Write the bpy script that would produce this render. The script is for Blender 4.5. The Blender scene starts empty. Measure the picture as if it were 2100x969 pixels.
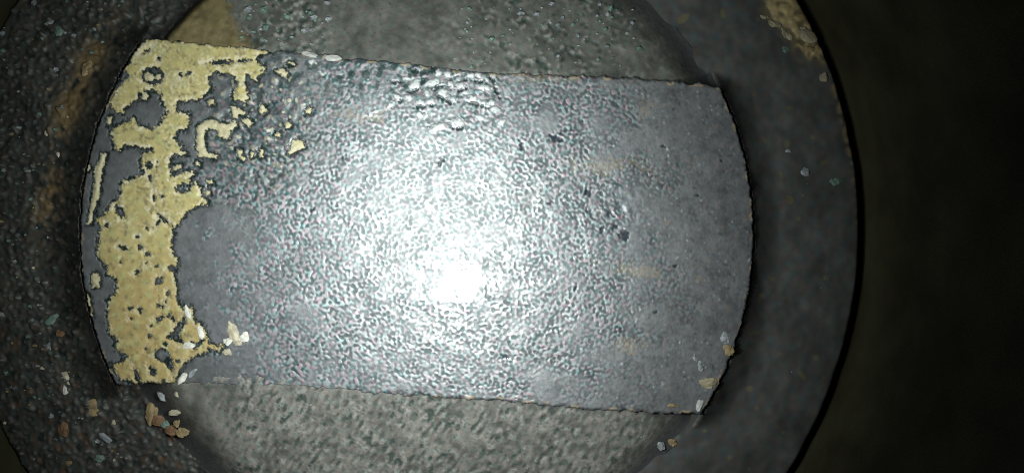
import bpy, math, random
import numpy as np

# ------------------------------------------------------------------ scale
# The object is a carbon-coated engine piston seen down the bore. All lengths in millimetres.
MM = 0.001
D = 80.0                      # lens height above the crown (mm)
S = 100.0 / 2100.0            # mm on the crown for one picture unit
def px(u, v, z=0.0):
    """picture unit (u right, v down) lying at height z (mm) -> metres"""
    k = S * (D - z) / D
    return ((u - 1050.0) * k * MM, (484.5 - v) * k * MM, z * MM)

# ------------------------------------------------------------------ camera, world, lamps, exposure
sc = bpy.context.scene
cam_d = bpy.data.cameras.new('camera')
cam = bpy.data.objects.new('camera', cam_d)
sc.collection.objects.link(cam)
cam.location = (0, 0, D * MM)
cam_d.sensor_width = 36.0
cam_d.lens = 36.0 * D / 100.0
cam_d.clip_start = 0.002
cam_d.clip_end = 2.0
sc.camera = cam

world = bpy.data.worlds.new('World')
sc.world = world
world.use_nodes = True
wb = world.node_tree.nodes['Background']
wb.inputs['Color'].default_value = (0.75, 0.85, 1.0, 1)
wb.inputs['Strength'].default_value = 0.010

def lamp(name, x, y, z, power, size, blend, radius, col):
    l = bpy.data.lights.new(name, 'SPOT')
    l.energy = power
    l.spot_size = math.radians(size)
    l.spot_blend = blend
    l.shadow_soft_size = radius * MM
    l.color = col
    o = bpy.data.objects.new(name, l)
    o.location = (x * MM, y * MM, z * MM)
    sc.collection.objects.link(o)
    return o
# the inspection scope's LEDs, just ahead of its lens
lamp('scope_led', -7.4, -7.0, 40.0, 0.088, 108, 1.0, 2.0, (0.93, 1.0, 0.98))
lamp('scope_led', -11.5, 4.5, 40.0, 0.112, 128, 1.0, 14.0, (0.89, 1.0, 0.97))

sc.view_settings.view_transform = 'Standard'
sc.view_settings.look = 'None'
sc.view_settings.exposure = 0.0
sc.view_settings.gamma = 1.0
sc.cycles.use_denoising = False     # keep the fine crust and a trace of sensor grain
sc.cycles.filter_width = 1.1
sc.cycles.max_bounces = 5

# ------------------------------------------------------------------ noise
def _k(shape, step):
    fy = np.fft.fftfreq(shape[0], d=step)[:, None]
    fx = np.fft.rfftfreq(shape[1], d=step)[None, :]
    return fx, fy
def _white(shape, seed):
    return np.random.default_rng(seed).standard_normal(shape)
def _norm(a):
    a = a - a.mean()
    return a / a.std()
def low(shape, step, lam, seed):
    fx, fy = _k(shape, step)
    f = np.exp(-(fx * fx + fy * fy) * lam * lam)
    return _norm(np.fft.irfft2(np.fft.rfft2(_white(shape, seed)) * f, s=shape))
def band(shape, step, lam, bw, seed, ang=None, aniso=1.0):
    fx, fy = _k(shape, step)
    if ang is not None:
        c, s = math.cos(ang), math.sin(ang)
        a, b = fx * c + fy * s, -fx * s + fy * c
        k = np.sqrt((a * aniso) ** 2 + b * b)
    else:
        k = np.sqrt(fx * fx + fy * fy)
    k0 = 1.0 / lam
    f = np.exp(-((k - k0) / (bw * k0)) ** 2)
    return _norm(np.fft.irfft2(np.fft.rfft2(_white(shape, seed)) * f, s=shape))
def sstep(a, b, x):
    t = np.clip((x - a) / (b - a), 0, 1)
    return t * t * (3 - 2 * t)
def mix3(a, b, f):
    return a * (1 - f[..., None]) + b * f[..., None]
def C(r, g, b):
    return np.array([r, g, b], dtype=float)

# ------------------------------------------------------------------ signed distances
def poly_sd(U, V, pts):
    p = np.asarray(pts, float)
    q = np.roll(p, -1, 0)
    d2 = np.full(U.shape, 1e18)
    ins = np.zeros(U.shape, bool)
    for (ax, ay), (bx, by) in zip(p, q):
        ex, ey = bx - ax, by - ay
        L = ex * ex + ey * ey + 1e-12
        t = np.clip(((U - ax) * ex + (V - ay) * ey) / L, 0, 1)
        d2 = np.minimum(d2, (U - ax - t * ex) ** 2 + (V - ay - t * ey) ** 2)
        if ay != by:
            ins ^= ((ay > V) != (by > V)) & (U < (bx - ax) * (V - ay) / (by - ay) + ax)
    d = np.sqrt(d2)
    return np.where(ins, -d, d)
def ell_sd(U, V, cx, cy, rx, ry, deg=0.0):
    c, s = math.cos(math.radians(deg)), math.sin(math.radians(deg))
    a = (U - cx) * c + (V - cy) * s
    b = -(U - cx) * s + (V - cy) * c
    r = np.sqrt((a / rx) ** 2 + (b / ry) ** 2)
    return (r - 1.0) * min(rx, ry)
def local(U, V, box, fn, pad=26):
    """evaluate a distance only near its box"""
    x0, y0, x1, y1 = box
    out = np.full(U.shape, 99.0)
    m = (U > x0 - pad) & (U < x1 + pad) & (V > y0 - pad) & (V < y1 + pad)
    if m.any():
        out[m] = fn(U[m], V[m])
    return out

# ------------------------------------------------------------------ layout of the crown, in picture units
PC, PR = (855.0, 480.0), 692.0           # raised pad: circle cut by two chords
OC, OR_ = (835.0, 468.0), 935.0          # outer edge of the piston
TOP = np.array([(150, 64), (300, 81), (420, 89), (550, 104), (640, 108), (700, 118), (820, 131), (950, 142),
                (1050, 151), (1200, 156), (1330, 161), (1480, 178), (1620, 200)], float)
BOT = np.array([(150, 800), (250, 788), (370, 786), (520, 784), (640, 792), (760, 803), (900, 813), (1000, 821),
                (1100, 829), (1200, 838), (1300, 845), (1440, 850), (1620, 858)], float)
def chord_top(U):
    return np.interp(U, TOP[:, 0], TOP[:, 1])
def chord_bot(U):
    return np.interp(U, BOT[:, 0], BOT[:, 1])

TAN_MAIN = [(302,80),(318,78),(330,79),(345,82),(400,86),(430,89),(470,93),(500,96),(520,99),(537,102),(553,107),(541,111),
 (527,115),(522,121),(530,129),(543,141),(537,150),(530,155),(527,166),(520,163),(513,155),(504,152),(503,163),(503,176),(508,195),
 (505,208),(490,206),(479,207),(477,195),(484,180),(490,173),(483,161),(478,152),(465,150),(455,151),(448,146),(436,149),(429,160),
 (428,171),(434,182),(424,188),(415,197),(408,204),(386,206),(364,208),(360,216),(362,228),(374,231),(389,235),(387,250),(385,264),
 (371,265),(361,272),(358,283),(365,294),(373,301),(369,307),(380,310),(382,316),(370,317),(356,315),(349,325),(346,333),(347,344),
 (351,354),(349,364),(365,358),(381,351),(394,350),(399,358),(386,366),(388,376),(372,377),(362,381),(361,392),(374,395),(388,392),
 (392,381),(400,375),(411,385),(413,402),(424,411),(427,419),(414,419),(402,421),(382,434),(367,457),(355,468),(356,481),(352,490),
 (352,509),(357,524),(366,535),(361,548),(356,561),(360,580),(364,593),(360,606),(365,619),(371,634),(376,629),(393,629),(395,634),
 (393,644),(402,662),(413,666),(419,675),(423,688),(430,705),(445,712),(458,705),(460,709),(449,721),(437,718),(428,715),(423,722),
 (408,727),(397,731),(376,746),(371,757),(362,770),(358,778),(364,789),(354,785),(337,780),(321,785),(306,783),(298,783),(285,783),
 (280,789),(274,789),(272,781),(265,778),(254,779),(245,776),(237,763),(226,745),(233,748),(244,744),(257,737),(260,726),(248,723),
 (240,719),(235,708),(240,700),(233,693),(225,685),(224,674),(222,659),(220,645),(222,624),(220,617),(227,609),(237,602),(240,582),
 (235,569),(220,563),(218,550),(214,539),(203,528),(198,520),(201,504),(203,489),(205,472),(207,465),(201,455),(198,450),(211,440),
 (220,433),(224,424),(229,416),(244,407),(247,392),(249,377),(253,370),(264,370),(275,363),(294,359),(297,353),(290,346),(290,333),
 (290,316),(297,312),(314,310),(315,305),(305,303),(294,304),(288,303),(271,298),(255,299),(247,307),(240,309),(234,303),(232,292),
 (227,273),(232,262),(244,255),(257,251),(264,253),(266,244),(273,242),(279,249),(286,260),(301,262),(312,266),(320,259),(327,255),
 (336,238),(344,231),(338,218),(331,205),(329,192),(320,186),(305,184),(292,186),(284,194),(281,205),(266,212),(255,223),(253,231),
 (240,229),(231,223),(223,210),(227,201),(234,194),(244,177),(255,164),(263,162),(260,147),(255,142),(257,131),(266,118),(275,106),(290,92)]
TAN_HOLES = [  # cx cy rx ry deg : gaps in the tan film where the dark coating shows
 (313,155,23,18,0),(246,434,7,15,-35),(336,450,4,15,-52),(325,456,3,9,40),(455,128,22,4.5,0),(500,125,10,3,0),
 (305,338,7,7,0),(308,365,3.5,7,0),(321,345,2,5,0),(317,404,3,6,0),(353,551,8,6,0),(325,575,6,10,30),(366,672,7,24,35),(361,692,8,9,0),
 (353,650,4,10,-30),(333,728,17,14,20),(348,745,7,14,-20),(281,771,5,14,-15),(312,760,5,10,-15),(326,654,8,5,-25),
 (252,507,7,4,20),(286,506,6,4,40),(303,521,6,4,0),(281,558,6,4,-35),(219,462,5,4,40),(392,706,9,7,0),(408,704,4,14,45),
 (233,692,6,4,0),(266,632,4,3,0),(285,634,4,3.5,0),(327,627,6,4,0),(347,648,4,3,0),(268,653,3,2.5,0),(325,120,3,5,0),
 (371,155,4,3,0),(386,151,4,3,-30),(300,105,6,2.5,-30),(405,330,9,3,20),(390,343,10,3,-10),(332,402,3,2.5,0),(262,130,3,8,35),
 (344,600,3,4,0),(340,618,3,3,0),(310,667,3,3,0),(307,690,3,3.5,0),(345,690,3,4,0),(340,705,4,4,0),(300,715,3,3,0),(287,640,2,2,0),
 (380,745,4,3,0),(365,740,4,3,0),(370,700,4,6,0),(300,540,2.5,3,0),(320,545,3,2.5,0),(283,485,3,2.5,0),(300,468,3,3,0),(247,536,3,3,0)]
TAN_ISLES = [  # small separate remnants of the tan film
 [(303,146),(313,152),(318,163),(312,168),(298,164),(294,156)],
 [(320,152),(328,150),(331,160),(323,167),(317,160)],
 [(290,190),(299,188),(305,196),(300,205),(291,203)],
 [(236,152),(247,150),(240,166),(229,186),(219,199),(221,186),(229,166)],
 [(219,239),(231,239),(226,256),(220,258)],
 [(207,314),(219,316),(216,329),(210,351),(206,374),(205,398),(197,420),(190,440),(188,459),(175,460),(180,452),(184,431),(186,416),(190,392),(193,370),(192,350),(201,333)],
 [(174,340),(181,336),(185,343),(182,350),(174,352)],
 [(188,562),(198,558),(205,566),(204,588),(188,589)],
 [(178,602),(186,612),(184,632),(190,648),(184,645),(179,620)],
 [(425,207),(435,203),(442,210),(437,216),(427,215)],
 [(563,146),(578,140),(591,149),(588,161),(576,154)],
 [(590,127),(600,126),(603,132),(592,134)],
 [(534,216),(540,213),(548,229),(538,234),(531,227)],
 [(626,226),(634,219),(642,226),(636,234),(627,233)],
 [(403,270),(405,256),(424,247),(434,243),(450,252),(468,254),(482,246),(486,260),(473,269),(471,284),(462,285),(447,279),(443,264),(427,263),(419,274),(420,295),(423,311),(433,316),(447,318),(443,326),(420,322),(407,322),(403,300)],
 [(474,217),(490,220),(506,232),(500,238),(487,232),(488,243),(478,243),(476,230)],
 [(497,245),(510,243),(519,252),(510,261),(502,256)],
 [(583,254),(590,248),(598,255),(594,262),(585,262)],
 [(485,304),(494,307),(497,317),(505,325),(499,330),(490,324)],
 [(514,312),(521,312),(521,323),(514,323)],
 [(533,306),(540,305),(540,321),(533,322)],
 [(598,290),(609,284),(622,291),(624,302),(612,307),(598,316),(590,314),(596,303)],
 [(400,329),(411,336),(412,341),(401,337)],
 [(352,339),(372,337),(371,344),(359,350)],
 [(424,370),(435,368),(438,376),(427,378)],
 [(420,393),(429,390),(431,399),(423,402)],
 [(564,272),(576,273),(574,281),(563,279)],
]

# ------------------------------------------------------------------ materials
def nodes_of(name):
    m = bpy.data.materials.new(name)
    m.use_nodes = True
    nt = m.node_tree
    return m, nt, nt.nodes['Principled BSDF']
def add(nt, kind, **kw):
    n = nt.nodes.new(kind)
    for k, v in kw.items():
        setattr(n, k, v)
    return n
def coated(name, rough, spec, coat, coat_rough, grain_scale, grain_amt, bump, rough_var=0.12, fine=False):
    """Surface whose colour sits in the mesh (deposits, soot, painted outlines), with fine procedural grain on top."""
    m, nt, b = nodes_of(name)
    L = nt.links.new
    at = add(nt, 'ShaderNodeAttribute', attribute_name='tint')
    gl = add(nt, 'ShaderNodeAttribute', attribute_name='gloss')
    tc = add(nt, 'ShaderNodeTexCoord')
    n1 = add(nt, 'ShaderNodeTexNoise'); n1.inputs['Scale'].default_value = grain_scale; n1.inputs['Detail'].default_value = 4
    L(tc.outputs['Object'], n1.inputs['Vector'])
    mr = add(nt, 'ShaderNodeMapRange')
    mr.inputs['From Min'].default_value = 0.3; mr.inputs['From Max'].default_value = 0.7
    mr.inputs['To Min'].default_value = 1 - grain_amt; mr.inputs['To Max'].default_value = 1 + grain_amt
    L(n1.outputs['Fac'], mr.inputs['Value'])
    mul = add(nt, 'ShaderNodeVectorMath', operation='SCALE')
    L(at.outputs['Color'], mul.inputs[0]); L(mr.outputs['Result'], mul.inputs['Scale'])
    L(mul.outputs['Vector'], b.inputs['Base Color'])
    sm = add(nt, 'ShaderNodeMath', operation='MULTIPLY'); sm.inputs[1].default_value = spec
    L(gl.outputs['Fac'], sm.inputs[0]); L(sm.outputs['Value'], b.inputs['Specular IOR Level'])
    n2 = add(nt, 'ShaderNodeTexNoise'); n2.inputs['Scale'].default_value = grain_scale * 0.4; n2.inputs['Detail'].default_value = 3
    L(tc.outputs['Object'], n2.inputs['Vector'])
    rr = add(nt, 'ShaderNodeMapRange')
    rr.inputs['From Min'].default_value = 0.3; rr.inputs['From Max'].default_value = 0.7
    rr.inputs['To Min'].default_value = rough - rough_var; rr.inputs['To Max'].default_value = rough + rough_var
    L(n2.outputs['Fac'], rr.inputs['Value']); L(rr.outputs['Result'], b.inputs['Roughness'])
    if bump:
        bp = add(nt, 'ShaderNodeBump'); bp.inputs['Strength'].default_value = bump; bp.inputs['Distance'].default_value = 0.0002
        L(n1.outputs['Fac'], bp.inputs['Height']); L(bp.outputs['Normal'], b.inputs['Normal'])
        if fine:     # fine crust relief (mm) under the thin oil film; the film itself stays smooth
            fa = add(nt, 'ShaderNodeAttribute', attribute_name='fine')
            b2 = add(nt, 'ShaderNodeBump'); b2.inputs['Strength'].default_value = 1.0; b2.inputs['Distance'].default_value = MM
            L(fa.outputs['Fac'], b2.inputs['Height']); L(b2.outputs['Normal'], bp.inputs['Normal'])
    if coat:
        b.inputs['Coat Weight'].default_value = coat
        b.inputs['Coat Roughness'].default_value = coat_rough
    return m
M_CARBON = coated('carbon_coating', 0.50, 0.58, 0.27, 0.15, 2600, 0.12, 0.12, fine=True)
M_CARBON.node_tree.nodes['Principled BSDF'].inputs['IOR'].default_value = 2.2   # graphitic carbon
M_TAN = coated('tan_film', 0.62, 0.35, 0.0, 0.3, 1500, 0.16, 0.3)
M_RELIEF = coated('relief_carbon', 0.58, 0.45, 0.0, 0.3, 2600, 0.12, 0.2)
M_LAND = coated('land_soot', 0.55, 0.5, 0.0, 0.3, 900, 0.14, 0.18)
def plain(name, col, rough, spec, scale=900, var=0.35):
    m, nt, b = nodes_of(name)
    tc = add(nt, 'ShaderNodeTexCoord')
    n = add(nt, 'ShaderNodeTexNoise'); n.inputs['Scale'].default_value = scale; n.inputs['Detail'].default_value = 5
    nt.links.new(tc.outputs['Object'], n.inputs['Vector'])
    r = add(nt, 'ShaderNodeValToRGB')
    r.color_ramp.elements[0].position = 0.32; r.color_ramp.elements[1].position = 0.7
    r.color_ramp.elements[0].color = tuple(c * (1 - var) for c in col) + (1,)
    r.color_ramp.elements[1].color = tuple(min(1, c * (1 + var)) for c in col) + (1,)
    nt.links.new(n.outputs['Fac'], r.inputs['Fac'])
    nt.links.new(r.outputs['Color'], b.inputs['Base Color'])
    b.inputs['Roughness'].default_value = rough
    b.inputs['Specular IOR Level'].default_value = spec
    bp = add(nt, 'ShaderNodeBump'); bp.inputs['Strength'].default_value = 0.3; bp.inputs['Distance'].default_value = 0.0002
    nt.links.new(n.outputs['Fac'], bp.inputs['Height']); nt.links.new(bp.outputs['Normal'], b.inputs['Normal'])
    return m

# ------------------------------------------------------------------ mesh helpers
def link(name, me, mat, parent=None):
    o = bpy.data.objects.new(name, me)
    sc.collection.objects.link(o)
    if mat is not None:
        me.materials.append(mat)
    if parent is not None:
        o.parent = parent
    return o
def sheet(name, X, Y, Z, keep, tint, gloss, mat, parent=None, skirt=0.0, fine=None):
    """grid (metres) -> mesh of the kept cells, its open border carried down by a skirt"""
    nv, nu = X.shape
    idx = np.arange(nv * nu).reshape(nv, nu)
    a, b, c, d = idx[:-1, :-1][keep], idx[:-1, 1:][keep], idx[1:, 1:][keep], idx[1:, :-1][keep]
    quads = np.stack([a, d, c, b], 1)                      # v runs down, so this order faces up
    used = np.unique(quads)
    remap = np.full(nv * nu, -1, np.int64)
    remap[used] = np.arange(len(used))
    quads = remap[quads]
    co = np.stack([X.ravel()[used], Y.ravel()[used], Z.ravel()[used]], 1)
    tn = tint.reshape(-1, 3)[used]
    gl = gloss.ravel()[used]
    fi = fine.ravel()[used] if fine is not None else np.zeros(len(used))
    nq = len(quads)
    if skirt:
        e = np.concatenate([quads[:, [0, 1]], quads[:, [1, 2]], quads[:, [2, 3]], quads[:, [3, 0]]])
        key = np.sort(e, 1)
        code = key[:, 0] * (len(used) + 1) + key[:, 1]
        _, inv, cnt = np.unique(code, return_inverse=True, return_counts=True)
        be = e[cnt[inv] == 1]
        bv = np.unique(be)
        rm = np.full(len(used), -1, np.int64)
        rm[bv] = len(co) + np.arange(len(bv))
        low_ = co[bv].copy(); low_[:, 2] -= skirt * MM
        co = np.concatenate([co, low_]); tn = np.concatenate([tn, tn[bv]]); gl = np.concatenate([gl, gl[bv]]); fi = np.concatenate([fi, fi[bv]])
        quads = np.concatenate([quads, np.stack([be[:, 1], be[:, 0], rm[be[:, 0]], rm[be[:, 1]]], 1)])
    me = bpy.data.meshes.new(name)
    me.vertices.add(len(co)); me.vertices.foreach_set('co', co.astype(np.float32).ravel())
    me.loops.add(len(quads) * 4); me.loops.foreach_set('vertex_index', quads.astype(np.int32).ravel())
    me.polygons.add(len(quads)); me.polygons.foreach_set('loop_start', np.arange(0, len(quads) * 4, 4, dtype=np.int32))
    sm = np.ones(len(quads), bool); sm[nq:] = False
    me.polygons.foreach_set('use_smooth', sm)
    at = me.attributes.new('tint', 'FLOAT_COLOR', 'POINT')
    at.data.foreach_set('color', np.concatenate([tn, np.ones((len(tn), 1))], 1).astype(np.float32).ravel())
    ag = me.attributes.new('gloss', 'FLOAT', 'POINT')
    ag.data.foreach_set('value', gl.astype(np.float32))
    if fine is not None:
        af = me.attributes.new('fine', 'FLOAT', 'POINT')
        af.data.foreach_set('value', fi.astype(np.float32))
    me.update(); me.validate()
    return link(name, me, mat, parent)
def cells(A):
    return 0.25 * (A[:-1, :-1] + A[:-1, 1:] + A[1:, 1:] + A[1:, :-1])
def snap(U, V, sd, step):
    gy, gx = np.gradient(sd, step)
    g = np.sqrt(gx * gx + gy * gy) + 1e-6
    m = np.abs(sd) < 0.72 * step
    k = np.where(m, sd / g / np.maximum(g, 0.5), 0)
    k = np.clip(k, -0.72 * step, 0.72 * step)
    return U - k * gx, V - k * gy

# ------------------------------------------------------------------ piston
piston = bpy.data.objects.new('piston', None)
sc.collection.objects.link(piston)
piston.location = px(*PC, 0)
piston['label'] = 'soot-blackened piston crown with raised pad, flaking tan patch and bright lamp glare'
piston['category'] = 'piston'
P0 = np.array(px(*PC, 0))
def place(o):          # parts are modelled in place; keep them there under the piston
    o.parent = piston
    o.matrix_parent_inverse.identity()
    o.location = -P0
    return o

def axes(u0, u1, v0, v1, step):
    u = np.arange(u0, u1 + step, step); v = np.arange(v0, v1 + step, step)
    return np.meshgrid(u, v)

# ---- raised pad with its tan film
ST = 1.6
U, V = axes(150, 1562, 62, 868, ST)
sh = U.shape
edge_n = band(sh, ST, 26, 0.6, 11) * 1.3 + band(sh, ST, 9, 0.5, 12) * 0.7
sd_c = np.hypot(U - PC[0], V - PC[1]) - PR
sd_pad = np.maximum(np.maximum(sd_c, chord_top(U) - V), V - chord_bot(U)) + edge_n * 0.8 + 1.6 * np.clip(low(sh, ST, 45, 13), -2, 2) * (sd_c < -12)
# tan film
box = (150, 70, 470, 800)
sd_main = local(U, V, (150, 60, 560, 800), lambda a, b: poly_sd(a, b, TAN_MAIN), 30)
sd_hole = np.full(sh, 99.0)
for h in TAN_HOLES:
    r = max(h[2], h[3])
    sd_hole = np.minimum(sd_hole, local(U, V, (h[0] - r, h[1] - r, h[0] + r, h[1] + r), lambda a, b: ell_sd(a, b, *h)))
wob = band(sh, ST, 15, 0.6, 21) * 1.4 + band(sh, ST, 7, 0.5, 22) * 1.2
sd_main = np.maximum(sd_main + wob, -(sd_hole + wob * 0.7))
isl = []
for p in TAN_ISLES:
    q = np.array(p, float)
    isl.append(local(U, V, (*q.min(0), *q.max(0)), lambda a, b: poly_sd(a, b, p)) + wob * 0.6)
allsd = np.stack([sd_main] + isl)
sd_tan = allsd.min(0)
owner = allsd.argmin(0)
Us, Vs = snap(U, V, sd_tan, ST)
Us2, Vs2 = snap(U, V, sd_pad, ST)
mp = np.abs(sd_pad) < 0.72 * ST
Us = np.where(mp, Us2, Us); Vs = np.where(mp, Vs2, Vs)

# texture fields
worm = band(sh, ST, 15.5, 0.75, 31) + 0.35 * low(sh, ST, 30, 37)
worm2 = band(sh, ST, 10.5, 0.5, 32)
patchy = sstep(-1.6, 1.0, low(sh, ST, 38, 38))
wl = np.tanh((worm * 0.70 + worm2 * 0.60) * 1.15) * (0.5 + 0.5 * patchy)                    # worm-like crust, -1 furrow .. 1 ridge
big = low(sh, ST, 70, 33)
mid = low(sh, ST, 26, 34)
hue = band(sh, ST, 20, 0.7, 35)
hue2 = band(sh, ST, 30, 0.7, 36)
rc = np.hypot((U - 860) / 1.15, V - 470)
crust = 1 - sstep(300, 560, rc + 60 * big)
crust = np.clip(crust + 0.25 * sstep(0.3, 1.4, mid), 0.10, 1)
crust *= sstep(380, 560, U + 40 * mid + (V < 420) * 120)             # smooth bare film beside the tan patch
crust *= 1 - 0.55 * sstep(1230, 1420, U + 50 * mid)
right_smooth = sstep(1230, 1420, U + 50 * mid)
# the coarse clump at the pad's upper edge and coarse crust near the tan
BLOBS = [(850,174,16,9,-40),(887,169,18,8,-10),(815,199,10,7,20),(837,200,9,6,0),(862,210,9,6,0),(884,207,9,6,0),(908,190,12,9,0),
         (929,203,9,5,10),(944,175,12,6,-10),(970,203,13,7,10),(989,211,10,5,15),(1008,210,8,6,0),(994,179,18,6,8),(999,164,15,4,40),
         (898,148,8,7,0),(966,153,10,5,-5),(982,154,6,7,0),(940,250,12,7,10),(901,259,18,7,-12),(1017,225,12,6,20),(917,152,9,7,0),(836,160,14,4,-5),
         (925,172,9,6,20),(955,188,8,5,-20),(875,190,8,6,20),(800,215,9,5,-30),(1030,250,9,6,-20),(985,240,10,5,30),(860,235,9,6,10),(640,128,9,6,0),(660,150,8,5,30)]
DARKS = [(851,147,7,9,0),(866,148,6,7,0),(889,141,7,11,20),(868,166,5,8,20),(847,186,15,5,-20),(895,179,12,4.5,-10),(822,206,5,5,0),(862,219,11,5,0),
         (973,213,14,4,8),(991,218,12,3,10),(984,168,15,3.5,12),(942,263,9,4,0),(903,199,8,4,20),(955,163,6,4,0),(918,210,8,4,20),(948,184,12,3.5,-10),(1019,190,4,12,-20),
         (884,216,7,4,0),(811,168,10,4,10),(1010,165,4,12,-35)]
def spots_field(lst, soft):
    d = np.full(sh, 99.0)
    for e in lst:
        m = max(e[2], e[3])
        d = np.minimum(d, local(U, V, (e[0] - m, e[1] - m, e[0] + m, e[1] + m), lambda a, b: ell_sd(a, b, *e), 8))
    return sstep(1.0, -soft, d + 1.2 * worm2)
blob = spots_field(BLOBS, 4.0)
dspot = spots_field(DARKS, 2.5)
coarse = np.exp(-(((U - 520) / 110) ** 2 + ((V - 250) / 150) ** 2) ** 1.5) * (sd_tan > 4)
coarse_n = band(sh, ST, 30, 0.6, 42)
scab = np.exp(-(((U - 1245) / 70) ** 2 + ((V - 425) / 75) ** 2) ** 1.5)

halo_line = np.exp(-((np.clip(sd_tan, 0, 99) - 2.5) / 3.2) ** 2) * (sd_tan > -1) * (0.6 + 0.4 * sstep(-0.9, 0.5, hue2 + worm2 * 0.4))  # camera-sharpening halo, painted as a dark outline round the tan film
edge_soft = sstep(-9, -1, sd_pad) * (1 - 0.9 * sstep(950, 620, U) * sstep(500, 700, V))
Z = 0.003 * wl * crust
fine = 0.0125 * wl * crust
Z = Z + 0.07 * blob - 0.06 * dspot + coarse * 0.035 * coarse_n + scab * 0.022 * coarse_n
Z = Z + 0.015 * big + 0.004 * mid
film = sstep(0.0, 7.0, -sd_tan)
Z = Z + 0.12 * film - 0.07 * halo_line
tan_n = band(sh, ST, 34, 0.7, 51)
Z = Z + film * 0.012 * tan_n
on_arc = sstep(-8, 2, sd_c)
merge = sstep(950, 620, U) * sstep(500, 700, V) * sstep(300, 420, U)   # lower left, the pad runs into the relief
Z = Z - (0.22 * (1 - merge) + 0.5 * on_arc) * sstep(-7, 3, sd_pad) ** 2

gl_pit = np.zeros(sh)
g0 = C(0.062, 0.063, 0.068)
tint = np.broadcast_to(g0, sh + (3,)).copy()
ridge = np.clip(wl, 0, 1) * crust
furrow = np.clip(-wl, 0, 1) * crust
tint = mix3(tint, np.broadcast_to(C(0.15, 0.15, 0.157), tint.shape), ridge * 0.8)
tint = mix3(tint, np.broadcast_to(C(0.012, 0.032, 0.033), tint.shape), np.clip(furrow * 1.0, 0, 1))
pink = np.clip(hue, 0, 2) / 2 * 0.95 * crust; teal = np.clip(-hue, 0, 2) / 2 * 0.95 * crust
tint *= 1 + pink[..., None] * C(0.7, 0.0, 0.2) + teal[..., None] * C(-0.35, 0.35, 0.35)
cl_dark = dspot
tint = mix3(tint, np.broadcast_to(C(0.008, 0.022, 0.022), tint.shape), cl_dark * 0.95)
tint = mix3(tint, np.broadcast_to(C(0.40, 0.41, 0.40), tint.shape), blob * (1 - dspot) * 0.8)
band_top = np.exp(-(((U - 800) / 330) ** 2 + ((V - 150) / 55) ** 2) ** 1.5) * (sd_tan > 4) * (1 - blob)
tint = mix3(tint, np.broadcast_to(C(0.012, 0.030, 0.027), tint.shape), band_top * sstep(0.45, 1.1, -coarse_n + 0.4 * worm2) * 0.85)
pit_top = band_top * sstep(0.45, 1.1, -coarse_n + 0.4 * worm2)
co_dark = coarse * sstep(0.5, 1.3, -coarse_n)
tint = mix3(tint, np.broadcast_to(C(0.015, 0.03, 0.028), tint.shape), np.clip(co_dark, 0, 1) * 0.9)
tint = mix3(tint, np.broadcast_to(C(0.25, 0.23, 0.18), tint.shape), np.clip(coarse * sstep(0.9, 1.7, coarse_n), 0, 1) * 0.8)
tint = mix3(tint, np.broadcast_to(C(0.02, 0.035, 0.05), tint.shape), np.clip(scab * sstep(0.5, 1.3, -coarse_n), 0, 1) * 0.8)
bit_n = band(sh, ST, 15, 0.8, 44)
bit_z = sstep(1150, 1300, U) * (0.35 + 0.65 * sstep(-0.5, 1.0, low(sh, ST, 40, 45)))
tint = mix3(tint, np.broadcast_to(C(0.15, 0.16, 0.16), tint.shape), bit_z * sstep(1.5, 2.4, bit_n) * 0.6)
tint = mix3(tint, np.broadcast_to(C(0.018, 0.028, 0.03), tint.shape), bit_z * sstep(1.1, 1.8, -bit_n) * 0.8)
Z = Z + 0.02 * bit_z * np.clip(bit_n - 1.4, 0, 2)
fl_n = band(sh, ST, 17, 0.6, 43)
fl_zone = np.clip(np.exp(-(((U - 545) / 95) ** 2 + ((V - 225) / 130) ** 2) ** 1.5) * 1.2, 0, 1) * (sd_tan > 3)
tint = mix3(tint, np.broadcast_to(C(0.34, 0.31, 0.22), tint.shape), fl_zone * sstep(1.25, 1.75, fl_n) * 0.9)
tint = mix3(tint, np.broadcast_to(C(0.012, 0.03, 0.026), tint.shape), fl_zone * np.exp(-((fl_n - 0.95) / 0.22) ** 2) * 0.7)
for (cx_, cy_, rx_, ry_, dg) in ((1140,284,15,7,10),(1158,270,14,3,-15),(1280,482,11,12,0),(1262,466,6,5,0),(1255,440,9,4,30),(1035,730,6,6,0),
                                 (1205,395,9,6,20),(1070,300,5,10,-20),(1235,470,5,8,30),(700,325,7,4,0),(1130,415,8,4,-40),(905,330,5,9,30),(560,210,7,4,0),(640,430,4,8,20),
                                 (1385,545,4,3,0),(1430,400,4,3,0),(1345,640,5,4,0),(1180,590,4,7,30),(1360,300,5,3,0),(1480,330,3,3,0)):
    e_ = ell_sd(U, V, cx_, cy_, rx_, ry_, dg) + 0.9 * worm2
    f_ = sstep(2.0, -2.5, e_)
    tint = mix3(tint, np.broadcast_to(C(0.010, 0.016, 0.024), tint.shape), f_ * 0.9)
    Z = Z - 0.035 * f_
    gl_pit = np.maximum(gl_pit, f_)
brown = sstep(1.0, 2.2, hue2) * right_smooth
tint = mix3(tint, np.broadcast_to(C(0.15, 0.11, 0.07), tint.shape), brown * 0.25)
tint *= (1 + 0.10 * np.clip(big, -2, 2) + 0.06 * np.clip(mid, -2, 2))[..., None]
tint = mix3(tint, np.broadcast_to(C(0.004, 0.011, 0.008), tint.shape), np.clip(halo_line * 1.15, 0, 1))
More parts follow.
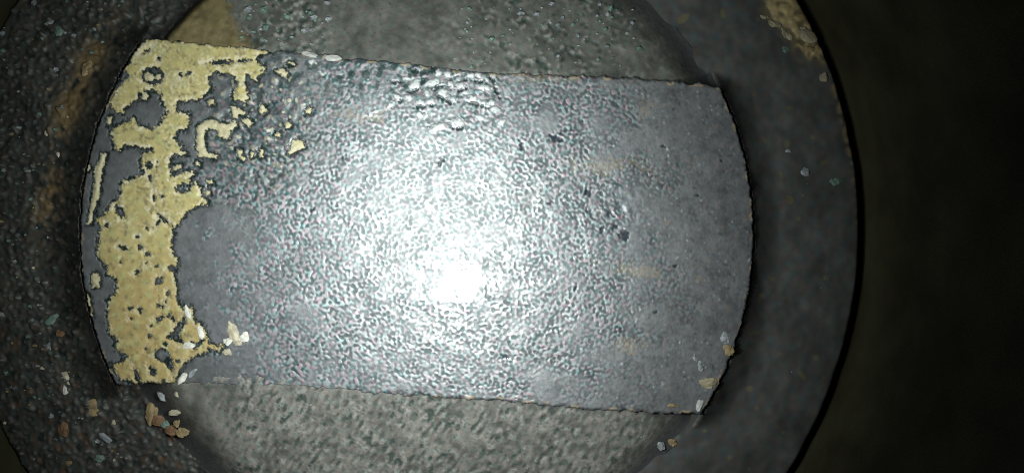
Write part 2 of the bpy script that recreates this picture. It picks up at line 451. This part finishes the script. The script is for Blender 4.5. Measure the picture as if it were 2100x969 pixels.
for (cx_, cy_, rx_, ry_, dg) in ((752,244,32,8,8),(1242,342,42,9,-2),(1330,222,14,12,0),(1310,555,45,5,8),(1290,710,18,12,0),(1120,160,40,5,5)):
    f_ = sstep(1.0, -2.0, ell_sd(U, V, cx_, cy_, rx_, ry_, dg) + 5 * worm + 5 * mid)
    tint = mix3(tint, np.broadcast_to(C(0.18, 0.145, 0.09), tint.shape), f_ * 0.42)
# worn pale lip along the pad's rim
lip_n = sstep(0.2, 1.4, band(sh, ST, 40, 0.6, 61))
lip = np.exp(-((sd_pad + 4.5) / 2.6) ** 2) * lip_n * (1 - merge)
tint = mix3(tint, np.broadcast_to(C(0.28, 0.21, 0.13), tint.shape), lip * 0.85)
# tan film colours
tan_c = np.broadcast_to(C(0.37, 0.31, 0.135), tint.shape).copy()
tan_c = mix3(tan_c, np.broadcast_to(C(0.305, 0.23, 0.097), tint.shape), sstep(360, 640, V + 30 * big))
tan_c = mix3(tan_c, np.broadcast_to(C(0.30, 0.295, 0.135), tint.shape), 0.6 * sstep(0.2, 1.5, tan_n))
tan_c = mix3(tan_c, np.broadcast_to(C(0.20, 0.15, 0.065), tint.shape), 0.45 * sstep(0.9, 2.2, mid + worm * 0.6))
thin = sstep(0.9, 2.3, low(sh, ST, 16, 52) + 0.6 * worm2 + 0.3 * big)
tan_c = mix3(tan_c, np.broadcast_to(C(0.165, 0.135, 0.075), tint.shape), thin * 0.75)
chalk = sstep(0.6, 2.0, band(sh, ST, 11, 0.6, 53) + 0.6 * low(sh, ST, 45, 54)) * sstep(560, 300, V)
tan_c = mix3(tan_c, np.broadcast_to(C(0.50, 0.46, 0.32), tint.shape), chalk * 0.55)
rim = np.exp(-((sd_tan + 4.0) / 3.2) ** 2)
tan_c = mix3(tan_c, np.broadcast_to(C(0.54, 0.48, 0.35), tint.shape), rim * 0.75 * sstep(-1.0, 0.8, hue2) * (1 - 0.6 * sstep(420, 580, V)))
isl_c = np.broadcast_to(C(0.42, 0.37, 0.25), tint.shape)
tan_c = mix3(tan_c, isl_c, (owner > 0) * 0.6)
edge_t = sstep(-1.8, 0.4, sd_tan)
tan_c = mix3(tan_c, np.broadcast_to(C(0.03, 0.03, 0.015), tint.shape), edge_t * 0.8)
gloss = np.clip(0.60 + 0.32 * wl * crust, 0.1, 1.0) * (1 - 0.5 * np.clip(coarse, 0, 1)) * (1 - 0.6 * edge_soft) * (1 - 0.8 * gl_pit) * (1 - 0.75 * pit_top) * (1 - 0.8 * np.clip(halo_line, 0, 1)) * (1 - 0.8 * cl_dark)
X, Y, _ = px(Us, Vs, 0.0)
Zm = Z * MM
keep = cells(sd_pad) < 0
is_tan = cells(sd_tan) < 0
# per-cell owner from the lowest mean distance
own_c = np.stack([cells(a) for a in allsd]).argmin(0)
crown = place(sheet('crown_pad', X, Y, Zm, keep & ~is_tan, tint, gloss, M_CARBON, skirt=6.0, fine=fine))
crown['label'] = 'raised dark grey pad with crusty worm-like carbon and flat side edges'
for i in range(len(allsd)):
    k = keep & is_tan & (own_c == i)
    if not k.any():
        continue
    o = place(sheet('tan_film', X, Y, Zm, k, tan_c, np.ones(sh) * 0.6, M_TAN, skirt=0.4))
    if i == 0:
        o['label'] = 'large ragged tan patch along the left edge of the pad'

LZ = -2.7      # level of the outer land (mm)
LEFT_DROP = 1.5 # the land lies deeper on the left (mm)
# ---- the two sloping valve reliefs beyond the chords, and the sunken outer land
SURF = []
def relief(name, top):
    st = 2.0
    if top:
        U, V = axes(150, 1560, -225, 215, st)
        off = chord_top(U) - V
        seed = 100
    else:
        U, V = axes(150, 1560, 755, 1190, st)
        off = V - chord_bot(U)
        seed = 200
    sh = U.shape
    n1 = band(sh, st, 26, 0.7, seed)
    sd = np.maximum(np.hypot(U - PC[0], V - PC[1]) - (PR + 2), -(off + 14)) + n1 * 1.0
    big, mid = low(sh, st, 60, seed + 1), low(sh, st, 22, seed + 2)
    if top:
        gritty = np.clip(np.exp(-(((U - 585) / 110) ** 2)) + np.exp(-(((U - 1120) / 190) ** 2)) * 0.9, 0, 1)
        crumb = band(sh, st, 19, 0.6, seed + 3)
        fine = band(sh, st, 12, 0.5, seed + 4)
        base = C(0.074, 0.073, 0.064)
    else:
        gritty = np.clip(sstep(380, 520, U) * (1 - 0.5 * sstep(1150, 1380, U)), 0, 1) * 1.1
        crumb = band(sh, st, 17, 0.7, seed + 3, math.radians(-58), 1.9)
        fine = band(sh, st, 10, 0.5, seed + 4)
        base = C(0.116, 0.110, 0.098)
    gritty = gritty * ((0.15 if top else 0.5) + (0.85 if top else 0.5) * sstep(-0.9, 0.9, low(sh, st, 30, seed + 7) + 0.3 * mid))
    crumb = crumb * 0.85 + (0.5 if top else 0.25) * band(sh, st, 44, 0.7, seed + 8)
    step_ = 0.22 if top else 0.04 + 0.41 * sstep(600, 1000, U) + 0.41 * sstep(420, 300, U)
    Zr = -step_ - 0.10 * np.clip(off, 0, 400) * S - 0.0022 * (np.clip(off, 0, 400) * S) ** 2
    Zr = Zr - 0.8 * sstep(1150, 1450, U) * (0 if top else 1) - 0.3 * sstep(1000, 1400, U) * (1 if top else 0)
    Zr = Zr + gritty * ((0.05 if top else 0.022) * crumb + 0.012 * fine) + 0.03 * big + 0.015 * mid
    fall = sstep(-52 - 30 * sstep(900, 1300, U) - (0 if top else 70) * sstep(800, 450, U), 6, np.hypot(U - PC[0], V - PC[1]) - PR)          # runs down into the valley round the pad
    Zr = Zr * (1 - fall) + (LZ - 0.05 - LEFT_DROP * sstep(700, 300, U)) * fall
    t = np.broadcast_to(base, sh + (3,)).copy()
    t *= (1 + 0.14 * np.clip(big, -2, 2) + 0.10 * np.clip(mid, -2, 2))[..., None]
    t = mix3(t, np.broadcast_to((C(0.014, 0.024, 0.020) if top else C(0.032, 0.040, 0.035)), t.shape), np.clip(gritty * sstep(0.45, 1.0, -crumb), 0, 1) * 0.9)
    t = mix3(t, np.broadcast_to(C(0.21, 0.20, 0.185), t.shape), np.clip(gritty * sstep(0.5, 1.1, crumb), 0, 1) * 0.7)
    t = mix3(t, np.broadcast_to(C(0.03, 0.06, 0.052), t.shape), np.clip(gritty * sstep(0.7, 1.6, -fine), 0, 1) * 0.6)
    hu_ = band(sh, st, 24, 0.8, seed + 6)
    t *= 1 + (np.clip(hu_, 0, 2) * 0.05)[..., None] * C(1, 0.1, 0.0) + (np.clip(-hu_, 0, 2) * 0.07)[..., None] * C(-0.5, 0.3, 0.2)
    pits = sstep(1.6, 2.4, fine)
    t = mix3(t, np.broadcast_to(C(0.02, 0.03, 0.025), t.shape), pits * 0.5)
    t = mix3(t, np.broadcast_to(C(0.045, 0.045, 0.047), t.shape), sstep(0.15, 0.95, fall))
    g = np.ones(sh) * 0.6
    if top:   # olive stain running on from the tan film
        st_p = [(285,92),(318,50),(350,22),(380,-20),(460,-30),(470,8),(478,40),(492,62),(503,85),(524,99),(500,110),(400,100)]
        s = poly_sd(U, V, st_p) + n1 * 3 + mid * 3
        f = sstep(14, -12, s)
        ol = np.broadcast_to(C(0.125, 0.098, 0.045), t.shape) * (1 + 0.14 * np.clip(mid, -2, 2) + 0.06 * np.clip(crumb, -2, 2))[..., None]
        t = mix3(t, ol, f * 0.95 * (1 - 0.7 * sstep(0.3, 1, fall)))
        t = mix3(t, np.broadcast_to(C(0.015, 0.02, 0.01), t.shape), np.exp(-((s - 3) / 4) ** 2) * 0.6 * sstep(-0.2, 1.0, crumb))
    SURF.append((U[0, 0], V[0, 0], st, Zr, sd))
    X, Y, _ = px(U, V, -0.6)
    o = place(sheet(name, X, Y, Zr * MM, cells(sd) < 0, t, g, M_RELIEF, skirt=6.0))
    return o
r1 = relief('valve_relief', True); r1['label'] = 'dim sloping relief above the pad with an olive stain'
r2 = relief('valve_relief', False); r2['label'] = 'grey-brown sloping relief below the pad with slanting scuffs'

st = 3.0
U, V = axes(-120, 1790, -490, 1425, st)
sh = U.shape
ro = np.hypot(U - OC[0], V - OC[1]); ri = np.hypot(U - PC[0], V - PC[1])
n1 = band(sh, st, 30, 0.7, 301); n2 = band(sh, st, 14, 0.5, 302)
big, mid = low(sh, st, 80, 303), low(sh, st, 30, 304)
sd = np.maximum(ro - OR_ + n1 * 1.2, (PR - 70) - ri)
left = sstep(700, 300, U)
Zl = 0.05 * big + 0.02 * mid + left * (0.10 * np.clip(n1 - 0.4, 0, 3) + 0.07 * np.clip(n2 - 0.5, 0, 3) + 0.02 * n2) + 0.006 * n1
Zl = Zl - 1.2 * sstep(-16, 2, ro - OR_) ** 2 - LEFT_DROP * left
beyond = np.maximum(chord_top(U) - V, V - chord_bot(U))            # past the chords the reliefs run down instead
tt = np.clip((ri - PR) / (58 + 24 * left + 8 * np.clip(big, -1.5, 1.5)), 0, 1)
flank = (-LZ + LEFT_DROP * left - 0.75) * (1 - tt) ** 2 * sstep(30, -10, beyond)
Zl = Zl + np.where(ri > PR - 1, flank, 0.0)
t = np.broadcast_to(C(0.050, 0.050, 0.048), sh + (3,)).copy()
t = mix3(t, np.broadcast_to(C(0.040, 0.038, 0.033), t.shape), left)
t *= (1 + 0.05 * np.clip(mid, -2, 2) + 0.12 * np.clip(big, -2, 2))[..., None]
hu = band(sh, st, 36, 0.8, 305)
t *= 1 + (np.clip(hu, 0, 2) * 0.07)[..., None] * C(1, -0.1, -0.3) + (np.clip(-hu, 0, 2) * 0.12)[..., None] * C(-0.6, 0.3, 0.5)
t = mix3(t, np.broadcast_to(C(0.010, 0.014, 0.013), t.shape), left * sstep(0.7, 1.5, -n1) * 0.85)
t = mix3(t, np.broadcast_to(C(0.12, 0.12, 0.11), t.shape), left * sstep(1.4, 2.3, n2) * 0.5)
# brown rust-like stain ring beside the pad on the left, olive at the top
ring = np.exp(-((ri - (PR + 66)) / 24) ** 2) * left * sstep(560, 400, V) * sstep(-20, 160, V) * np.clip(0.55 + 0.45 * big + 0.25 * n1, 0, 1)
t = mix3(t, np.broadcast_to(C(0.17, 0.115, 0.055), t.shape), np.clip(ring * 1.2, 0, 1) * 0.9)
rust = left * sstep(1.2, 2.0, hu) * sstep(600, 760, V)
t = mix3(t, np.broadcast_to(C(0.07, 0.042, 0.025), t.shape), np.clip(rust, 0, 1) * 0.7)
spots_ = sstep(1.9, 2.6, band(sh, st, 46, 0.7, 307)) * (1 - left)
t = mix3(t, np.broadcast_to(C(0.10, 0.085, 0.04), t.shape), spots_ * 0.7)
# tan deposit at the top right rim
td = poly_sd(U, V, [(1545,-30),(1570,10),(1575,30),(1600,58),(1618,70),(1632,95),(1655,118),(1690,125),(1712,110),(1670,0),(1640,-50)]) + n1 * 4
t = mix3(t, np.broadcast_to(C(0.13, 0.10, 0.05), t.shape), sstep(22, -10, td) * 0.8)
tdf = sstep(5, -6, td) * sstep(-0.9, 0.7, n1 + mid * 0.5 + 0.5)
t = mix3(t, np.broadcast_to(C(0.30, 0.23, 0.11), t.shape), tdf)
Zl = Zl + tdf * (0.05 + 0.03 * n2 + 0.03 * n1)
edge_p = np.exp(-((ro - OR_ + 12) / 8) ** 2) * sstep(900, 1500, U) * sstep(480, 250, V) * sstep(-0.9, 0.8, n1)
t = mix3(t, np.broadcast_to(C(0.22, 0.15, 0.08), t.shape), np.clip(edge_p, 0, 1) * 0.8)
X, Y, _ = px(U, V, LZ - LEFT_DROP * left + np.where(ri > PR - 1, flank, 0.0))
land = place(sheet('outer_land', X, Y, (Zl + LZ) * MM, cells(sd) < 0, t, np.ones(sh) * 0.8, M_LAND, skirt=8.0))
SURF.append((U[0, 0], V[0, 0], st, Zl + LZ, sd))
land['label'] = 'sunken dark slate rim surrounding the raised pad'

# ------------------------------------------------------------------ cylinder wall
def wall():
    k = (D - LZ) / D * S
    R = (OR_ * k + 0.9)
    cx, cy, _ = px(*OC, LZ)
    n, rows = 256, 60
    rng = np.random.default_rng(5)
    zs = np.linspace(-14, 38, rows)
    vs, fs = [], []
    for j, z in enumerate(zs):
        for i in range(n):
            a = 2 * math.pi * i / n
            r = R + 0.02 * math.sin(9 * a + z) + rng.normal(0, 0.012)
            vs.append((cx + r * math.cos(a) * MM, cy + r * math.sin(a) * MM, z * MM))
    for j in range(rows - 1):
        for i in range(n):
            a, b = j * n + i, j * n + (i + 1) % n
            fs.append((a, a + n, b + n, b))
    # outer skin, so the sleeve has thickness
    me = bpy.data.meshes.new('cylinder_wall')
    me.from_pydata(vs, [], fs)
    for p in me.polygons: p.use_smooth = True
    m, nt, b = nodes_of('oily_bore')
    tc = add(nt, 'ShaderNodeTexCoord')
    n1 = add(nt, 'ShaderNodeTexNoise'); n1.inputs['Scale'].default_value = 160; n1.inputs['Detail'].default_value = 5
    nt.links.new(tc.outputs['Object'], n1.inputs['Vector'])
    r = add(nt, 'ShaderNodeValToRGB')
    r.color_ramp.elements[0].position = 0.35; r.color_ramp.elements[1].position = 0.72
    r.color_ramp.elements[0].color = (0.026, 0.023, 0.013, 1); r.color_ramp.elements[1].color = (0.050, 0.048, 0.026, 1)
    nt.links.new(n1.outputs['Fac'], r.inputs['Fac']); nt.links.new(r.outputs['Color'], b.inputs['Base Color'])
    b.inputs['Roughness'].default_value = 0.75
    b.inputs['Specular IOR Level'].default_value = 0.12
    o = link('cylinder_wall', me, m)
    o['kind'] = 'structure'
    o['label'] = 'dark oily cylinder wall rising around the piston'
    o['category'] = 'cylinder wall'
    sol = o.modifiers.new('thickness', 'SOLIDIFY'); sol.thickness = 0.003; sol.offset = -1
wall()

# ------------------------------------------------------------------ crumbs of deposit lying on the piston
def rock_mesh(name, seed, rx, ry, rz, sub=2, rough=0.7):
    import bmesh
    rng = random.Random(seed)
    bm = bmesh.new()
    bmesh.ops.create_icosphere(bm, subdivisions=sub, radius=1.0)
    ph = [(rng.uniform(-1, 1), rng.uniform(-1, 1), rng.uniform(-1, 1), rng.uniform(0, 6.3), rng.uniform(1.5, 3.6)) for _ in range(5)]
    from mathutils import noise, Vector
    off = Vector((seed * 1.37, seed * 0.71, 3.1))
    for v in bm.verts:
        c = v.co.copy(); s = 1.0
        for (a, b, d, p, f) in ph:
            s += rough * 0.22 * math.sin(f * (a * c.x + b * c.y + d * c.z) + p)
        s += rough * 0.5 * noise.noise(c * 1.6 + off) + rough * 0.35 * noise.noise(c * 4.5 + off)
        v.co = (c.x * s * rx * MM, c.y * s * ry * MM, max(c.z * s, -0.35) * rz * MM)
    me = bpy.data.meshes.new(name)
    bm.to_mesh(me); bm.free()
    return me
MC = {
 'cream': plain('cream_deposit', (0.36, 0.32, 0.23), 0.6, 0.4),
 'white': plain('pale_ash', (0.52, 0.50, 0.44), 0.5, 0.5, var=0.2),
 'grey': plain('grey_carbon', (0.20, 0.21, 0.22), 0.5, 0.6),
 'stone': plain('dim_deposit', (0.24, 0.205, 0.135), 0.65, 0.3),
 'ash': plain('dull_ash', (0.36, 0.35, 0.33), 0.6, 0.4),
 'tan': plain('tan_crumb', (0.21, 0.155, 0.08), 0.65, 0.3),
 'rust': plain('rusty_crumb', (0.15, 0.085, 0.045), 0.7, 0.3),
 'teal': plain('verdigris_crumb', (0.11, 0.17, 0.14), 0.6, 0.4),
}
CRUMBS = [  # u v z  rx ry (picture units) turn colour label
 (478,680,0.05,9,15,-20,'cream','cream crumb, the taller of the pair beside the tan patch\'s lower tip'),
 (466,700,0.05,7,8,0,'white','white crumb at the lower foot of the taller cream crumb'),
 (500,690,0.05,8,9,20,'white','bright white crumb, rightmost of the cluster beside the tan patch\'s lower tip'),
 (487,702,0.05,7,5,-15,'cream','small cream crumb between two white crumbs beside the tan patch\'s lower tip'),
 (466,722,0.05,8,5,30,'cream','small cream crumb just under the pair by the tan patch\'s lower tip'),
 (386,642,0.1,5,13,-30,'white','pale upright flake on the tan patch\'s right edge'),
 (412,679,0.1,6,12,-20,'white','pale flake midway along the tan patch\'s trailing lower tip'),
 (388,708,0.1,9,6,-10,'white','white chip on the tan patch just left of its trailing tip'),
 (376,772,0.05,5,14,35,'white','long white splinter at the bottom corner of the tan patch'),
 (395,763,0.03,4,9,40,'grey','small grey splinter beside the long white splinter'),
 (363,806,-0.5,6,6,0,'cream','cream chip just below the tan patch\'s bottom corner'),
 (330,811,-0.5,5,9,-40,'grey','grey oblong crumb below the tan patch'),
 (310,848,-1.0,9,14,10,'tan','curved tan flake below the tan patch'),
 (325,862,-1.0,10,9,0,'rust','reddish-brown crumb beside the curved tan flake'),
 (357,846,-0.9,14,5,3,'cream','flat cream bar-shaped chip below the tan patch'),
 (338,868,-1.2,6,7,0,'teal','small greenish crumb above the rusty clump'),
 (363,868,-1.2,7,8,20,'tan','tan crumb on top of the rusty clump'),
 (352,880,-1.4,10,9,-10,'rust','rusty crumb on the left of the clump below the tan patch'),
 (372,887,-1.5,12,9,15,'tan','tan-orange crumb on the right of the clump below the tan patch'),
 (131,770,LZ,7,13,-25,'cream','cream crumb on the dark left rim, upper of two touching'),
 (133,798,LZ,6,11,0,'white','white crumb on the dark left rim, lower of two touching'),
 (189,836,LZ,12,10,10,'tan','round tan crumb on the lower left rim'),
 (134,885,LZ,8,13,-10,'rust','brownish crumb near the lower left corner'),
 (126,681,LZ,9,7,5,'rust','orange-brown crumb on the dark left rim'),
 (102,709,LZ,5,9,0,'grey','grey crumb below the orange-brown one on the left rim'),
 (106,655,LZ,11,6,-20,'teal','greenish crumb above the orange-brown one on the left rim'),
 (219,900,LZ,13,5,35,'grey','slender grey flake on the lower left rim'),
 (204,940,LZ,7,6,0,'teal','greenish round crumb at the bottom of the left rim'),
 (141,947,LZ,7,5,30,'tan','small tan crumb at the bottom left'),
 (234,865,LZ,5,6,0,'cream','tiny cream crumb between the left rim and lower relief'),
 (119,318,LZ,5,5,0,'white','lone bright dot of ash on the left rim beside the sliver'),
 (94,274,LZ,4,6,0,'cream','tiny cream dot on the left rim above the lone bright dot'),
 (180,141,LZ,9,11,30,'tan','tan crumb on the upper left rim beside the pad'),
 (101,48,LZ,8,5,-10,'grey','grey crumb near the upper left corner'),
 (121,64,LZ,6,7,0,'teal','greenish grey crumb just right of the upper left corner crumb'),
 (1490,692,0.05,8,9,-20,'grey','grey lump at the pad\'s right rim, above the tan chip'),
 (1493,714,0.1,9,9,0,'tan','tan chip at the pad\'s right rim'),
 (1439,750,0.1,9,8,30,'grey','rounded grey crumb on the pad near its lower right corner'),
 (1425,733,0.05,4,8,-30,'grey','thin grey streak of a crumb near the pad\'s lower right corner'),
 (1455,785,0.05,11,8,15,'stone','pale cream lump at the pad\'s lower right corner'),
 (1437,828,0.05,5,10,20,'ash','whitish chip, lowest at the pad\'s lower right corner'),
 (1379,832,0.05,9,4,LZ,'tan','small yellow-tan chip on the pad\'s lower edge'),
 (1356,913,-1.5,6,7,0,'grey','grey crumb on the lower relief toward the right'),
 (1378,908,-1.5,6,7,0,'tan','tan crumb on the lower relief toward the right'),
 (1652,354,LZ,7,7,20,'grey','small grey crumb on the dark right rim'),
 (1715,374,LZ,10,9,30,'teal','greenish crumb near the outer edge of the right rim'),
 (1614,309,LZ,7,4,20,'grey','faint grey crumb, smallest on the right rim'),
 (1689,160,LZ,6,7,0,'stone','pale crumb on the right rim\'s outer edge below the tan deposit'),
 (1610,103,LZ,6,6,0,'teal','small greenish crumb left of the tan deposit at top right'),
 (1570,35,LZ,8,5,20,'stone','small cream flake on the left of the tan deposit at top right'),
 (1588,50,LZ,10,5,30,'stone','elongated cream flake below the smaller one at top right'),
 (1613,70,LZ,6,11,-30,'stone','upright cream flake at the lower side of the tan deposit'),
 (1655,72,LZ,14,10,40,'stone','largest cream flake on the tan deposit at top right'),
 (1663,100,LZ,10,9,0,'tan','tan flake at the lowest tip of the top right deposit'),
 (636,112,0.0,14,5,12,'ash','dull pale ledge flake on the pad\'s upper edge, left one'),
 (684,120,0.0,14,5,8,'ash','whitish ledge flake on the pad\'s upper edge, right one'),
]
def ground(u, v, z):
    best = None
    for (u0, v0, st_, Zs, sd_) in SURF:
        j, i_ = int(round((v - v0) / st_)), int(round((u - u0) / st_))
        if 0 <= j < Zs.shape[0] and 0 <= i_ < Zs.shape[1] and sd_[j, i_] < 0:
            best = Zs[j, i_] if best is None else max(best, Zs[j, i_])
    return z if best is None else best
for i, (u, v, z, rx, ry, deg, colr, label) in enumerate(CRUMBS):
    if z < -0.2:
        z = ground(u, v, z)
    k = S * (D - z) / D
    rx, ry = rx * 1.12, ry * 1.12
    me = rock_mesh('deposit_crumb', 700 + i, rx * k, ry * k, 0.34 * min(rx, ry) * k + 0.06, 2 if min(rx, ry) < 6 else 3)
    o = link('deposit_crumb', me, MC[colr])
    x, y, zz = px(u, v, z)
    o.location = (x, y, zz - 0.10 * min(rx, ry) * k * MM)
    o.rotation_euler = (0, 0, math.radians(-deg))
    o['label'] = label
    o['category'] = 'crumb'
    o['group'] = 'crumbs of deposit on the piston'

# ------------------------------------------------------------------ fine grit, too small to pick apart
def grit(name, seed, spots, mat, label):
    rng = random.Random(seed)
    vs, fs = [], []
    for (u, v, z, r) in spots:
        z = ground(u, v, z)
        x, y, zz = px(u, v, z)
        k = S * (D - z) / D * MM
        n0 = len(vs)
        a0 = rng.uniform(0, 6.3); el = rng.uniform(0.5, 1.0)
        for j in range(5):
            a = a0 + j * 2 * math.pi / 5
            rr = r * k * rng.uniform(0.7, 1.2)
            vs.append((x + rr * math.cos(a), y + rr * el * math.sin(a), zz - 0.05 * MM))
        for j in range(5):
            a = a0 + (j + 0.3) * 2 * math.pi / 5
            rr = r * k * rng.uniform(0.35, 0.7)
            vs.append((x + rr * math.cos(a), y + rr * el * math.sin(a), zz + r * k * rng.uniform(0.5, 0.9)))
        vs.append((x, y, zz + r * k * 0.9))
        for j in range(5):
            b = (j + 1) % 5
            fs.append((n0 + j, n0 + b, n0 + 5 + b, n0 + 5 + j))
            fs.append((n0 + 5 + j, n0 + 5 + b, n0 + 10))
    me = bpy.data.meshes.new(name)
    me.from_pydata(vs, [], fs)
    o = link(name, me, mat)
    place(o)
    o['kind'] = 'stuff'
    return o
rng = random.Random(77)
def scatter(n, box, ok, z, r0, r1):
    out = []
    while len(out) < n:
        u, v = rng.uniform(box[0], box[2]), rng.uniform(box[1], box[3])
        if ok(u, v):
            out.append((u, v, z, r0 + (r1 - r0) * rng.random() ** 2.2))
    return out
on_land = lambda u, v: math.hypot(u - PC[0], v - PC[1]) > PR + 62 and math.hypot(u - OC[0], v - OC[1]) < OR_ - 8
on_left = lambda u, v: on_land(u, v) and u < 420
for q, (mat, n) in enumerate((('grey', 60), ('teal', 40), ('tan', 24), ('rust', 10), ('cream', 7))):
    spots = scatter(n, (0, -20, 420, 990), on_left, LZ, 2.5, 8.0)
    spots += scatter(n // 12, (1450, -20, 1780, 990), on_land, LZ, 1.5, 4.0)
    if mat in ('grey', 'teal'):
        spots += scatter(n // 2, (490, 4, 680, 92), lambda u, v: True, -0.75, 3, 10)
        spots += scatter(int(n * 0.8), (930, 4, 1320, 138), lambda u, v: True, -0.85, 3, 10)
        spots += scatter(n // 8, (430, 820, 1440, 960), lambda u, v: v > chord_bot(u) + 12, -0.75, 2, 5)
    grit('grit', 900 + q, spots, MC[mat], '')
